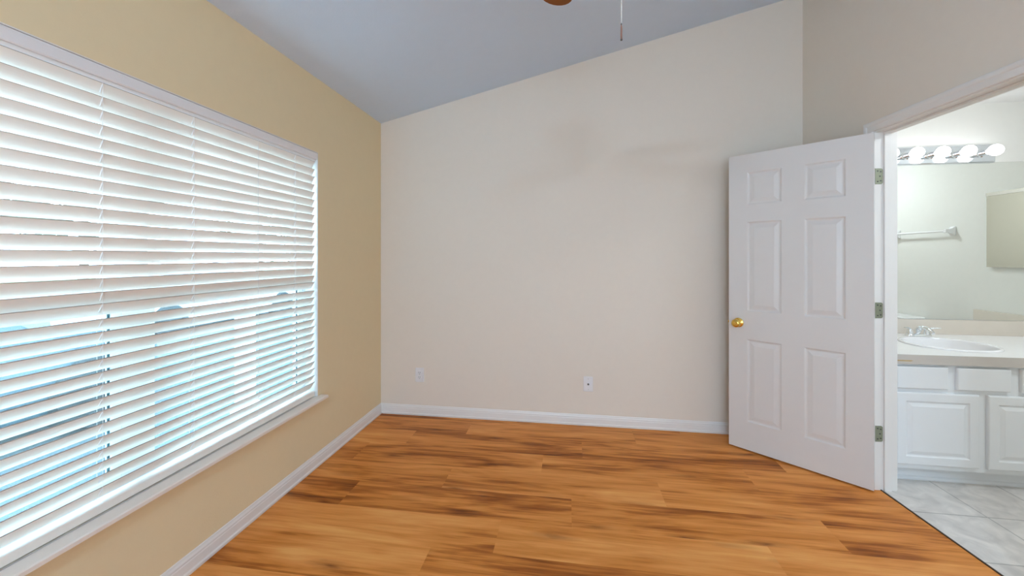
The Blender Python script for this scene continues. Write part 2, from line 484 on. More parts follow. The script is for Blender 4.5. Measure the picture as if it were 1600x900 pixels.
# ------------------------------------------------------------------ horizontal blind
BX = LX - .012                  # room-side edges of the slats
BY0, BY1 = WY0 + .018, 2.2925
blind = tag(empty('window_blind', (BX, (BY0 + BY1) / 2, 1.94)), 'wide white horizontal slat blind hanging in the window, slats half closed', 'blind')
byc = (BY0 + BY1) / 2
def bl_(name, bm, m, **k):
    bmesh.ops.translate(bm, vec=(-BX, -byc, -1.94), verts=bm.verts[:])
    return obj(name, bm, m, blind, **k)
bm = new_bm()
prism(bm, [(LX - .0005, 1.961), (LX - .0005, 1.992), (LX - .003, 1.9985), (LX - .010, 1.9985), (LX - .010, 1.957), (LX - .004, 1.957)], WY0 + .006, WY1 - .006, 'y')
bl_('valance', bm, mat('blind_valance', (.80, .78, .78), .45))
bm = new_bm(); box(bm, BX - .052, BX - .0002, BY0 - .006, BY1 + .008, 1.944, 1.996); bl_('headrail', bm, mat('white_enamel_headrail', (.92, .94, .95), .2), bevel=.002)
tips = [252.5, 264.5, 276, 288.5, 300.5, 312.5, 324, 336, 348, 360, 372, 384, 395.5, 407.5, 419, 430.5, 440.5, 453.5, 464.5, 475.5, 487.3, 498.5, 509.3, 520.5, 531.5, 542.5, 553.5, 564.5, 575, 586, 596.5]
ZP = 2.4973
tz = [HC + (400 - y) / F * ZP for y in tips]
SW, ST = .049, .0027
LAD = [.50, .82, 1.144, 1.4795, 2.117]
# one slat: hangs from its room-side edge (origin), runs down and outwards; a slot is routed at each ladder
bm = new_bm()
prof = []
for i in range(8):
    s = (0, .03, .17, .34, .5, .67, .84, 1)[i]; crown = .0012 * 4 * s * (1 - s)
    prof.append((-s * SW, crown + ST / 2))
for i in range(7, -1, -1):
    s = (0, .03, .17, .34, .5, .67, .84, 1)[i]; crown = .0012 * 4 * s * (1 - s)
    prof.append((-s * SW, crown - ST / 2))
prism(bm, prof, BY0 - byc, BY1 - byc, 'y')
slat0 = obj('slat', bm, M['slat'], blind)
slat0.data.materials.append(mat('shaded_slat_edge', (.40, .33, .29), .8))  # dark line of shade painted along each slat's room-side edge
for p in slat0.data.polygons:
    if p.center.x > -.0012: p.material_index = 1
def tilt(i): return R(67) if i < 16 else R(59)
for i, z in enumerate(tz):
    o = slat0
    if i:
        o = slat0.copy(); COL.objects.link(o); o.parent = blind
    o.location = (0, 0, z - 1.94)
    o.rotation_euler = (0, -tilt(i), 0)
# bottom rail, tilted the same way
bm = new_bm()
pts = [(BX + .001, .478), (BX - .001, .4805), (BX - .010, .482), (BX - .025, .483), (BX - .044, .483), (BX - .050, .479), (BX - .050, .458), (BX - .047, .452), (BX - .004, .449), (BX + .001, .452)]
prism(bm, pts, BY0, BY1, 'y')
bl_('bottom_rail', bm, M['slat'], bevel=.0015)
for y in LAD:
    bm = new_bm()
    tube(bm, [(BX + .0012, y, .485), (BX + .0012, y, 1.946)], .0006, 5)
    tube(bm, [(BX - .0235, y, .488), (BX - .0235, y, 1.946)], .0006, 5)
    for i, z in enumerate(tz):
        a_ = tilt(i); d = Vector((-math.cos(a_), 0, -math.sin(a_))); n = Vector((math.sin(a_), 0, -math.cos(a_)))
        p0 = Vector((BX, y, z)) + n * .0022; p1 = p0 + d * SW
        tube(bm, [p0 + d * .006, p0 + d * .034], .0017, 6)
    bl_('ladder_cord', bm, M['cord'])
bm = new_bm(); tube(bm, [(BX + .0015, 1.832, .485), (BX + .0015, 1.832, 1.946)], .0007, 5); bl_('lift_cord', bm, M['cord'])

# ------------------------------------------------------------------ door frame and door
fr = struct(empty('trim_1', RO, RA), 'white casing and jamb around the bathroom doorway', 'door frame')
bm = new_bm()                   # jambs and head
JT = .02
box(bm, -JT, 0, -.001, .116, 0, OPEN_H + JT); box(bm, OPEN_W, OPEN_W + JT, -.001, .116, 0, OPEN_H + JT); box(bm, 0, OPEN_W, -.001, .116, OPEN_H, OPEN_H + JT)
obj('jamb', bm, M['trim'], fr, bevel=.001)
bm = new_bm()                   # stops
box(bm, 0, .011, .045, .082, 0, OPEN_H); box(bm, OPEN_W - .011, OPEN_W, .045, .082, 0, OPEN_H); box(bm, .011, OPEN_W - .011, .045, .082, OPEN_H - .011, OPEN_H)
obj('door_stop', bm, M['trim'], fr, bevel=.001)
CP = [(.0, .0), (.0, .008), (.003, .011), (.016, .012), (.030, .0125), (.036, .016), (.044, .0175), (.053, .0175), (.057, .014), (.057, 0)]
def casing(side):
    bm = new_bm()
    rings = []
    s = -1 if side == 'bed' else 1
    base = 0 if side == 'bed' else .115
    rv = .005
    for corner in range(4):
        ring = []
        for w, d in CP:
            if corner == 0: u, z = -rv - w, 0
            elif corner == 1: u, z = -rv - w, OPEN_H + rv + w
            elif corner == 2: u, z = OPEN_W + rv + w, OPEN_H + rv + w
            else: u, z = OPEN_W + rv + w, 0
            ring.append((u, base + s * d, z))
        rings.append(ring)
    loft(bm, rings)
    return bm
obj('casing', casing('bed'), M['trim'], fr); obj('casing', casing('bath'), M['trim'], fr)

# door leaf, standing open about 129 degrees
DW, DH, DT = .758, 2.03, .035
P0 = Vector((1.712, 2.487, .01)); DD = Vector((-.7735, .6338, 0))
door = struct(empty('door_1', P0, math.atan2(DD.y, DD.x)), 'open white six-panel door with a brass knob', 'door')
# local x along the leaf from the hinge, y: visible face at y=0 looks to... (+y is left of x)
ty = Vector((-DD.y, DD.x, 0)); back = Vector((.6338, .7735, 0))
sgn = 1 if ty.dot(back) > 0 else -1     # sign of y that leads to the hidden face
PXS = [(.120, .325), (.440, .645)]; PZS = [(.190, .762), (.952, 1.568), (1.680, 1.908)]
xs = [0, .120, .325, .440, .645, DW]; zs = [0, .190, .762, .952, 1.568, 1.680, 1.908, DH]
bm = new_bm()
for fy in (0, sgn * DT):
    for i in range(5):
        for j in range(7):
            if i in (1, 3) and j in (1, 3, 5): continue
            bm.faces.new([bm.verts.new(p) for p in ((xs[i], fy, zs[j]), (xs[i + 1], fy, zs[j]), (xs[i + 1], fy, zs[j + 1]), (xs[i], fy, zs[j + 1]))])
for a_, b_ in (((0, 0), (DW, 0)), ((DW, 0), (DW, DH)), ((DW, DH), (0, DH)), ((0, DH), (0, 0))):
    bm.faces.new([bm.verts.new(p) for p in ((a_[0], 0, a_[1]), (b_[0], 0, b_[1]), (b_[0], sgn * DT, b_[1]), (a_[0], sgn * DT, a_[1]))])
bmesh.ops.remove_doubles(bm, verts=bm.verts[:], dist=1e-5)
obj('door_leaf', bm, M['door'], door)
PR = [(0, 0), (.004, .0005), (.010, .0055), (.014, .0068), (.020, .0068), (.024, .0060), (.044, .0016), (.048, .0012)]
for x0_, x1_ in PXS:
    for z0_, z1_ in PZS:
        bm = new_bm()
        for face in (0, 1):
            rings = []
            for ins, dep in PR:
                y = sgn * dep if face == 0 else sgn * (DT - dep)
                rings.append([(x0_ + ins, y, z0_ + ins), (x1_ - ins, y, z0_ + ins), (x1_ - ins, y, z1_ - ins), (x0_ + ins, y, z1_ - ins)])
            V = loft(bm, rings, cap=False)
            bm.faces.new(V[-1])
        obj('door_panel', bm, M['door'], door)
# knob set (both faces) and latch plate
kx, kz = DW - .062, .868
for face in (0, 1):
    d = -sgn if face == 0 else sgn
    y = 0 if face == 0 else sgn * DT
    mt = Matrix.Translation((kx, y, kz)) @ rot_to((0, d, 0))
    bm = new_bm()
    lathe(bm, [(.032, 0), (.033, .003), (.031, .007), (.022, .010), (.0115, .013), (.0105, .026), (.014, .031), (.022, .036), (.0275, .044), (.0285, .052), (.0265, .060), (.020, .066), (.0155, .0675), (.0148, .0655), (.008, .0655), (.0075, .0665), (0, .0668)], mt, 36)
    obj('door_knob', bm, M['brass'], door, smooth=True, auto=35)
bm = new_bm(); box(bm, DW - .0005, DW + .0015, sgn * .006, sgn * .029, kz - .028, kz + .028); box(bm, DW, DW + .009, sgn * .011, sgn * .024, kz - .008, kz + .008)
obj('latch_plate', bm, M['brass'], door)
Dinv = (Matrix.Translation(P0) @ Matrix.Rotation(math.atan2(DD.y, DD.x), 4, 'Z')).inverted()
for hz in (1.797, 1.030, .324):
    # plate on the jamb (world frame of the doorway), knuckle at the corner, plate on the leaf edge
    bm = new_bm()
    prism(bm, [(.002, hz - .045), (.034, hz - .045), (.041, hz - .038), (.041, hz + .038), (.034, hz + .045), (.002, hz + .045)], .0002, .0025, 'x')
    bmesh.ops.transform(bm, matrix=Dinv @ RM, verts=bm.verts[:])
    h = obj('hinge', bm, M['hinge'], door)
    bm = new_bm()
    pin = RW(.003, -.006)
    for q in range(5):
        lathe(bm, [(.0056, hz - .045 + q * .018 + .0008), (.0056, hz - .045 + q * .018 + .0172)], Matrix.Translation((pin.x - .008, pin.y - .004, 0)), 12)
    bmesh.ops.transform(bm, matrix=Dinv, verts=bm.verts[:])
    obj('knuckle', bm, M['hinge'], h)
    bm = new_bm()
    for dv, dz in ((.014, .030), (.026, 0.0), (.014, -.030), (.030, .026), (.030, -.026)):
        lathe(bm, [(.0042, 0), (.0036, .0012), (0, .0006)], RM @ Matrix.Translation((.0025, dv, hz + dz)) @ rot_to((1, 0, 0)), 10)
    bmesh.ops.transform(bm, matrix=Dinv, verts=bm.verts[:])
    obj('screw', bm, M['steel'], h)

# threshold between planks and tile
bm = new_bm(); box(bm, .0, OPEN_W, .030, .037, -.0, .004)
o = obj('trim_2', bm, M['thresh']); o.matrix_world = RM
struct(o, 'thin dark threshold strip between wood planks and tiles', 'threshold')

# ------------------------------------------------------------------ wall plates on the back wall
def rounded_plate(bm, w, h, d):
    def ring(k, y): 
        r = .006; out = []
        for cx_, cz_, a0_ in ((1, 1, 0), (-1, 1, 90), (-1, -1, 180), (1, -1, 270)):
            for q in range(4):
                a_ = R(a0_ + q * 30)
                out.append((cx_ * (w / 2 - k - r) + r * math.cos(a_), y, cz_ * (h / 2 - k - r) + r * math.sin(a_)))
        return out
    loft(bm, [ring(0, 0), ring(0, -d * .45), ring(.003, -d), ])
def outlet(x, z, label):
    t_ = tag(empty('electrical_outlet', (x, BY, z)), label, 'outlet')
    bm = new_bm(); rounded_plate(bm, .076, .119, .006); obj('cover_plate', bm, M['plate'], t_)
    for dz in (.0195, -.0195):
        bm = new_bm(); lathe(bm, [(.0165, -.0), (.0165, .0085), (.0155, .0095), (0, .0095)], Matrix.Translation((0, 0, dz)) @ rot_to((0, -1, 0)), 24, sx=.92)
        rc = obj('receptacle', bm, M['plate'], t_)
        bm = new_bm()
        for dx in (-.0062, .0062): box(bm, dx - .0014, dx + .0014, -.0103, -.0090, dz - .002, dz + .0075)
        lathe(bm, [(.0027, .0090), (.0027, .0103)], Matrix.Translation((0, 0, dz - .0085)) @ rot_to((0, -1, 0)), 12)
        obj('slot', bm, M['slot'], rc)
    bm = new_bm(); lathe(bm, [(.003, .005), (.003, .0072), (0, .0076)], rot_to((0, -1, 0)), 10); obj('screw', bm, M['nickel'], t_)
    return t_
outlet(-1.241, .339, 'white double electrical outlet on the back wall near the window corner')
outlet(1.236, .334, 'white outlet on the back wall half hidden by the open door edge')
t_ = tag(empty('coax_wall_plate', (.155, BY, .326)), 'white cable jack plate with one dark centre socket in the middle of the back wall', 'wall plate')
bm = new_bm(); rounded_plate(bm, .074, .117, .006); obj('cover_plate', bm, M['plate'], t_)
bm = new_bm(); lathe(bm, [(.0075, .005), (.0075, .009), (.0048, .009), (.0048, .016), (.003, .016), (.003, .010), (0, .010)], rot_to((0, -1, 0)), 16); obj('cable_jack', bm, M['steel'], t_)
for dz in (.042, -.042):
    bm = new_bm(); lathe(bm, [(.003, .005), (.003, .0072), (0, .0076)], Matrix.Translation((0, 0, dz)) @ rot_to((0, -1, 0)), 10); obj('screw', bm, M['nickel'], t_)

# ------------------------------------------------------------------ ceiling fan
HX, HY, BZ = .09, 1.10, 2.452
fan = tag(empty('ceiling_fan', (HX, HY, BZ)), 'ceiling fan with brown wooden blades and a bead pull chain', 'ceiling fan')
cz = ceil_z(HX) - BZ
bm = new_bm(); lathe(bm, [(.055, cz + .02), (.066, cz - .025), (.062, cz - .06), (.03, cz - .085), (0, cz - .085)], None, 32); obj('canopy', bm, M['nickel'], fan, smooth=True, auto=40)
bm = new_bm(); lathe(bm, [(.0125, .12), (.0125, cz - .07)], None, 16); obj('downrod', bm, M['nickel'], fan, smooth=True, auto=40)
bm = new_bm(); lathe(bm, [(0, .17), (.03, .168), (.05, .15), (.10, .135), (.118, .11), (.12, .05), (.105, .028), (.07, .02), (0, .02)], None, 40); obj('motor_housing', bm, M['nickel'], fan, smooth=True, auto=40)
bm = new_bm(); lathe(bm, [(0, .021), (.058, .02), (.060, -.045), (.052, -.062), (.02, -.07), (0, -.071)], None, 32); obj('switch_housing', bm, M['nickel'], fan, smooth=True, auto=40)
tip_a = math.atan2(1.735 - HY, -.065 - HX)
def blade_bm():
    bm = new_bm(); top = []
    outline = []
    n = 14
    L0, L1 = .20, .657
    for i in range(n + 1):
        s = i / n
        outline.append((L0 + (L1 - .062 - L0) * s, -.055 - .016 * s))
    for i in range(1, 12):
        a_ = -math.pi / 2 + math.pi * i / 12
        outline.append((L1 - .062 + .062 * math.cos(a_), .071 * math.sin(a_)))
    for i in range(n, -1, -1):
        s = i / n
        outline.append((L0 + (L1 - .062 - L0) * s, .055 + .016 * s))
    A = [bm.verts.new((x, y, -.003)) for x, y in outline]; B = [bm.verts.new((x, y, .003)) for x, y in outline]
    bm.faces.new(A[::-1]); bm.faces.new(B); k = len(A)
    for i in range(k): bm.faces.new((A[i], A[(i + 1) % k], B[(i + 1) % k], B[i]))
    bmesh.ops.rotate(bm, cent=(0, 0, 0), matrix=Matrix.Rotation(R(9), 3, 'X'), verts=bm.verts[:])
    return bm
def iron_bm():
    bm = new_bm()
    loft(bm, [[(x, -w, z0 - .003), (x, w, z0 - .003), (x, w, z0 + .003), (x, -w, z0 + .003)] for x, w, z0 in ((.085, .016, .022), (.14, .013, .020), (.19, .020, .008), (.215, .045, .007), (.26, .040, .007), (.285, .012, .007))])
    return bm
b0 = obj('blade', blade_bm(), M['blade'], fan, bevel=.001); i0 = obj('blade_iron', iron_bm(), M['nickel'], b0)
for k in range(5):
    b = b0; ir = i0
    if k:
        b = b0.copy(); COL.objects.link(b); b.parent = fan
        ir = i0.copy(); COL.objects.link(ir); ir.parent = b
    b.rotation_euler = (0, 0, tip_a + k * 2 * math.pi / 5)
CX, CY, CZ = .1495, 1.150, 1.956      # pull chain: end of its pendant
bm = new_bm(); z = CZ + .046
zt_ = BZ - .03
px_, py_ = CX - HX, CY - HY
while z < zt_:
    mt = Matrix.Translation((px_, py_, z - BZ)); lathe(bm, [(0, -.0019), (.0014, -.0013), (.0019, 0), (.0014, .0013), (0, .0019)], mt, 8)
    z += .00455
tube(bm, [(px_, py_, CZ + .045 - BZ), (px_, py_, zt_ - BZ)], .0005, 5)
chain = obj('pull_chain', bm, M['bead'], fan, smooth=True)
bm = new_bm(); lathe(bm, [(0, .044), (.0016, .044), (.0022, .040), (.0026, .032), (.0026, .004), (.0022, .002), (0, .001)], Matrix.Translation((px_, py_, CZ - BZ)), 12)
pn = obj('pull_pendant', bm, M['pendant'], chain, smooth=True, auto=40)
bm = new_bm(); lathe(bm, [(0, -.0005), (.0030, .0), (.0030, .003), (0, .0032)], Matrix.Translation((px_, py_, CZ - BZ)), 12)
obj('pendant_cap', bm, M['steel'], chain)
bm = new_bm(); lathe(bm, [(0, .0437), (.0022, .044), (.0022, .0475), (0, .048)], Matrix.Translation((px_, py_, CZ - BZ)), 10); obj('pendant_collar', bm, M['steel'], chain)
bm = new_bm(); tube(bm, [(.05, .035, -.03), (px_, py_, zt_ - BZ)], .004, 8); obj('switch_stem', bm, M['nickel'], fan)

# ------------------------------------------------------------------ bathroom shell
QX, QY, QZ, QF = 3.545, 3.300, 2.45, .80
lx = rx(2.0) + .1
bm = new_bm()
pl = [RW(-.80, .037), RW((RO.y - QF) / .9989, .037)]
vs = [(pl[0].x, pl[0].y), (QX, QY), (QX, QF), (pl[1].x, pl[1].y)]
prism(bm, [(pl[0].x, QY), (QX, QY), (QX, QF), (pl[1].x, QF)], -.02, 0.0, 'z')
struct(obj('floor_bathroom', bm, M['tile']), 'grey beige square tiles on the bathroom floor', 'floor')
bm = new_bm(); box(bm, 1.76, QX + .1, QY, QY + .1, 0, QZ)
struct(obj('wall_bathroom_back', bm, M['bathwall']), 'pale bathroom wall behind the mirror and vanity', 'wall')
bm = new_bm(); box(bm, QX, QX + .1, QF - .1, QY, 0, QZ)
struct(obj('wall_bathroom_right', bm, M['bathwall']), 'pale bathroom wall with towel bar seen in the mirror', 'wall')
bm = new_bm(); box(bm, rx(QF) + .116, QX, QF - .1, QF, 0, QZ)
struct(obj('wall_bathroom_front', bm, M['bathwall']), 'pale bathroom wall at the toilet end', 'wall')
bm = new_bm(); pa, pb = RW(-.80, .115), RW((RO.y - QF + .1) / .9989, .115)
prism(bm, [(pa.x, QY + .1), (QX + .1, QY + .1), (QX + .1, QF - .1), (pb.x, QF - .1)], QZ, QZ + .08, 'z')
struct(obj('ceiling_bathroom', bm, mat('white_bathroom_ceiling', (.80, .80, .80), .8, bump=.15, scale=110)), 'flat white bathroom ceiling', 'ceiling')

# ------------------------------------------------------------------ vanity
VF = 2.612                      # cabinet face
VL, VR = rx(2.6) + .118, QX - .002
van = tag(empty('vanity_cabinet', ((VL + VR) / 2, 2.9, 0)), 'white bathroom vanity cabinet under the countertop', 'cabinet')
vo = Vector(((VL + VR) / 2, 2.9, 0))
def vn(name, bm, m, parent=van, **k):
    bmesh.ops.translate(bm, vec=-vo, verts=bm.verts[:])
    return obj(name, bm, m, parent, **k)
bm = new_bm()
box(bm, VL, VR, VF, VF + .02, .095, .7275); box(bm, VL, VL + .016, VF + .02, QY - .02, .095, .7275); box(bm, VR - .016, VR, VF + .02, QY - .02, .095, .7275)
box(bm, VL + .016, VR - .016, VF + .02, QY - .02, .095, .111); box(bm, VL, VR, QY - .02, QY - .004, .095, .7275)
vn('carcass', bm, M['cab'])
bm = new_bm(); box(bm, VL, VR, VF + .07, QY - .02, .0, .095)
prism(bm, [(VF + .07, 0), (VF + .055, 0), (VF + .055, .008), (VF + .060, .015), (VF + .07, .020)], VL, VR, 'x')
vn('toe_kick', bm, M['cab'])
def slab_front(bm, x0, x1, z0, z1, raised):
    t_ = .018
    def ring(k, y): return [(x0 + k, y, z0 + k), (x1 - k, y, z0 + k), (x1 - k, y, z1 - k), (x0 + k, y, z1 - k)]
    y = VF - .0005
    rings = [ring(0, y), ring(0, y - t_ + .006), ring(.002, y - t_ + .002), ring(.006, y - t_)]
    if raised:
        rings += [ring(.048, y - t_), ring(.054, y - t_ + .006), ring(.060, y - t_ + .007), ring(.078, y - t_ + .001), ring(.080, y - t_)]
    loft(bm, rings)
cols = [(1.905, 2.170), (2.2156, 2.480), (2.5325, 2.795), (2.845, 3.105), (3.155, 3.42)]
for a_, b_ in cols:
    bm = new_bm(); slab_front(bm, a_, b_, .567, .697, False); vn('drawer', bm, M['cab'])
for a_, b_ in ((1.905, 2.325), (2.3695, 2.795), (2.845, 3.42)):
    bm = new_bm(); slab_front(bm, a_, b_, .123, .544, True); vn('cabinet_door', bm, M['cab'])

# countertop with an oval hole, backsplash and side splash
CT, CTH = .768, .040
CF = 2.588
SCX, SCY, SA, SB = 2.420, 2.90, .240, .215
ctop = tag(empty('countertop', ((VL + VR) / 2, 2.9, CT)), 'white laminate vanity countertop with beige edge and backsplash around the sink', 'countertop')
co = Vector(((VL + VR) / 2, 2.9, CT))
def ct(name, bm, m, parent=ctop, **k):
    bmesh.ops.translate(bm, vec=-co, verts=bm.verts[:])
    return obj(name, bm, m, parent, **k)
bm = new_bm()
NS = 64
def rect_pt(a_):
    c, s = math.cos(a_), math.sin(a_)
    tx = ((VR - SCX) if c > 0 else (VL - SCX)) / c if abs(c) > 1e-9 else 1e9
    tyy = ((QY - .002 - SCY) if s > 0 else (CF - SCY)) / s if abs(s) > 1e-9 else 1e9
    q = min(tx, tyy)
    return (SCX + c * q, SCY + s * q)
angs = sorted([2 * math.pi * i / NS for i in range(NS)] + [math.atan2(yy - SCY, xx - SCX) % (2 * math.pi) for xx in (VL, VR) for yy in (CF, QY - .002)])
outer = [rect_pt(a_) for a_ in angs]; inn = [(SCX + (SA - .011) * math.cos(a_), SCY + (SB - .011) * math.sin(a_)) for a_ in angs]
k = len(angs)
o1 = [bm.verts.new((x, y, CT)) for x, y in outer]; i1 = [bm.verts.new((x, y, CT)) for x, y in inn]
o2 = [bm.verts.new((x, y, CT - CTH)) for x, y in outer]; i2 = [bm.verts.new((x, y, CT - CTH)) for x, y in inn]
for i in range(k):
    j = (i + 1) % k
    bm.faces.new((o1[i], o1[j], i1[j], i1[i])); bm.faces.new((o2[j], o2[i], i2[i], i2[j]))
    bm.faces.new((o1[j], o1[i], o2[i], o2[j])); bm.faces.new((i1[i], i1[j], i2[j], i2[i]))
ct('slab', bm, M['counter'])
bm = new_bm(); box(bm, VL, VR, CF - .0012, CF - .0001, CT - .056, CT - .0012); ct('shaded_edge_band', bm, mat('shaded_laminate_edge', (.56, .52, .48), .45, var=.04, scale=90))  # laminate edge, made darker and taller to paint in the shade beneath
bm = new_bm()
loft(bm, [[(VL + .02, y, CT - .033), (1.975, y, CT - .033), (1.985, y, CT - .036), (1.972, y, CT - .0405), (VL + .02, y, CT - .0405)] for y in (CF - .0018, CF - .0011)])
ct('chipped_patch', bm, M['chip'])
bm = new_bm(); box(bm, VL, VR, QY - .022, QY - .002, CT, .874); ct('backsplash', bm, M['edge'], bevel=.002)
bm = new_bm(); box(bm, VR - .02, VR, CF + .01, QY - .022, CT, .874); ct('side_splash', bm, M['edge'], bevel=.002)

sink = tag(empty('bathroom_sink', (SCX, SCY, CT + .0006)), 'white oval drop-in sink set in the vanity countertop', 'sink')
bm = new_bm()
lathe(bm, [(1.0, .0), (1.0, .004), (.985, .009), (.955, .011), (.925, .010), (.905, .006), (.89, -.004), (.86, -.030), (.78, -.075), (.62, -.110), (.40, -.128), (.10, -.134), (.10, -.142), (.42, -.137), (.66, -.118), (.82, -.080), (.90, -.036), (.915, .0), (1.0, .0)], None, 72, sx=SA, sy=SB, cap=False)
bmesh.ops.remove_doubles(bm, verts=bm.verts[:], dist=1e-6)
obj('basin', bm, M['porcelain'], sink, smooth=True, auto=50)
bm = new_bm(); lathe(bm, [(.024, -.1335), (.024, -.1315), (.018, -.1310), (.016, -.134), (0, -.134)], None, 24); obj('drain', bm, M['chrome'], sink, smooth=True, auto=40)

# faucet on the deck behind the basin
FXc, FYc = 2.470, 3.180
fau = tag(empty('bathroom_faucet', (FXc, FYc, CT + .0006)), 'chrome two-handle faucet behind the oval sink', 'faucet')
bm = new_bm()
def stad(z, a_, b_):
    return [(a_ * math.copysign(abs(math.cos(q)) ** .55, math.cos(q)), b_ * math.copysign(abs(math.sin(q)) ** .8, math.sin(q)), z) for q in [2 * math.pi * i / 40 for i in range(40)]]
loft(bm, [stad(0, .080, .027), stad(.010, .080, .027), stad(.016, .076, .024), stad(.018, .070, .020)])
obj('base_plate', bm, M['chrome'], fau, smooth=True, auto=40)
bm = new_bm()
tube(bm, [(0, .004, .012), (0, .004, .035), (0, -.004, .052), (0, -.024, .066), (0, -.054, .070), (0, -.084, .064), (0, -.108, .050), (0, -.118, .040)], [(.019, .019), (.018, .018), (.018, .017), (.017, .014), (.015, .011), (.013, .010), (.012, .010), (.011, .009)], 20)
obj('spout', bm, M['chrome'], fau, smooth=True, auto=50)
for s in (-1, 1):
    bm = new_bm(); lathe(bm, [(.021, .014), (.019, .030), (.015, .040), (.016, .046), (.012, .054), (0, .056)], Matrix.Translation((s * .052, 0, 0)), 24)
    h = obj('handle', bm, M['chrome'], fau, smooth=True, auto=40)
    bm = new_bm(); tube(bm, [(s * .050, 0, .050), (s * .070, -.012, .060), (s * .098, -.030, .066), (s * .112, -.038, .066)], [(.009, .006), (.009, .005), (.011, .004), (.006, .003)], 12)
    obj('lever', bm, M['chrome'], h, smooth=True, auto=50)

# mirror above the backsplash
mir = tag(empty('wall_mirror', (2.70, QY, 1.45)), 'wide frameless mirror above the vanity backsplash', 'mirror')
bm = new_bm(); box(bm, VL + .01 - 2.70, QX - .004 - 2.70, -.0065, -.0015, .876 - 1.45, 2.018 - 1.45); obj('mirror_pane', bm, M['mirror'], mir)
bm = new_bm(); box(bm, VL + .01 - 2.70, QX - .004 - 2.70, -.0074, -.0066, .876 - 1.45, .8785 - 1.45); obj('bottom_channel', bm, M['chrome'], mir)

# light bar with round bulbs
bx = [2.930 - .159 * i for i in range(6)]
LZ = 2.078
vl = tag(empty('vanity_light', ((bx[0] + bx[-1]) / 2, QY, LZ)), 'chrome light bar with round lit bulbs above the bathroom mirror', 'light fixture')
vc = (bx[0] + bx[-1]) / 2
bm = new_bm()
x0_, x1_ = bx[-1] - .09 - vc, bx[0] + .095 - vc
prism(bm, [(0, -.066), (-.022, -.066), (-.030, -.058), (-.030, .058), (-.022, .066), (0, .066)], x0_, x1_, 'x')
obj('light_bar', bm, M['barchrome'], vl)
for x in bx:
    bm = new_bm(); lathe(bm, [(.027, .030), (.027, .036), (.020, .040), (.018, .087), (0, .087)], Matrix.Translation((x - vc, 0, -.002)) @ rot_to((0, -1, 0)), 24)
    so = obj('socket', bm, M['chrome'], vl, smooth=True, auto=40)
    bm = new_bm(); rr = .0385; c0_ = .136
    pr = [(.013, .085), (.015, .095)] + [(rr * math.sin(R(q)), c0_ - rr * math.cos(R(q))) for q in range(26, 180, 11)] + [(0, c0_ + rr)]
    lathe(bm, pr, Matrix.Translation((x - vc, 0, -.002)) @ rot_to((0, -1, 0)), 28)
    obj('light_bulb', bm, M['bulb'], vl, smooth=True)

def fill_dome(x, y, z, tilt, label, glow):
    t_ = tag(empty('fill_ceiling_light', (x, y, z)), label, 'added fill light'); t_.rotation_euler = (0, tilt, 0)
    bm = new_bm(); lathe(bm, [(.17, .004), (.17, -.02), (.155, -.025), (0, -.025)], None, 32); obj('mounting_ring', bm, M['trim'], t_, smooth=True, auto=40)
    bm = new_bm(); lathe(bm, [(.150, -.026), (.145, -.05), (.11, -.08), (.05, -.097), (0, -.10)], None, 32); obj('fill_glass_dome', bm, glow, t_, smooth=True, auto=60)
fill_dome(2.75, 1.75, QZ, 0, 'unseen dome lamp added on the bathroom ceiling as fill light', emit_mat('bathroom_fill_glow', (.86, .95, 1.0), 62.0))  # added lamp, brightens the counter and bathroom walls
fill_dome(.10, -1.15, ceil_z(.10), -math.atan(SL), 'unseen dome lamp added on the bedroom ceiling behind the viewer as fill light', emit_mat('bedroom_fill_glow', (.57, .775, 1.0), 170.0))  # added lamp out of view, gives the bedroom light from above

# medicine cabinet and towel bar on the bathroom's right wall
mc = tag(empty('medicine_cabinet', (QX, 2.92, 1.56)), 'mirrored medicine cabinet reflected at the right of the bathroom mirror', 'cabinet')
bm = new_bm(); box(bm, -.020, -.0005, -.200, .200, -.308, .308); obj('cabinet_body', bm, mat('cabinet_shell', (.62, .62, .58), .4), mc, bevel=.002)
bm = new_bm(); box(bm, -.0265, -.0205, -.205, .205, -.312, .285); obj('mirror_door', bm, mat('aged_mirror', (.70, .72, .69), .02, 1.0), mc)
bm = new_bm(); box(bm, -.030, -.0205, -.206, .206, .286, .314); obj('top_trim', bm, M['chrome'], mc)
tb = tag(empty('towel_bar', (QX, 2.09, 1.574)), 'white towel bar with ceramic bracket reflected in the bathroom mirror', 'towel bar')
for s in (-1, 1):
    bm = new_bm(); y = s * .305
    def rr4(x, a_, b_, zc=0): return [(x, y - a_, zc - b_), (x, y + a_, zc - b_), (x, y + a_, zc + b_), (x, y - a_, zc + b_)]
    loft(bm, [rr4(-.0005, .026, .042), rr4(-.012, .026, .042), rr4(-.020, .018, .026), rr4(-.045, .013, .016), rr4(-.062, .016, .018), rr4(-.074, .014, .016)])
    obj('bracket', bm, M['porcelain'], tb, smooth=True, auto=40, bevel=.003)
bm = new_bm(); tube(bm, [(-.058, -.30, 0), (-.058, .30, 0)], .0095, 16); obj('bar', bm, M['porcelain'], tb, smooth=True, auto=40)

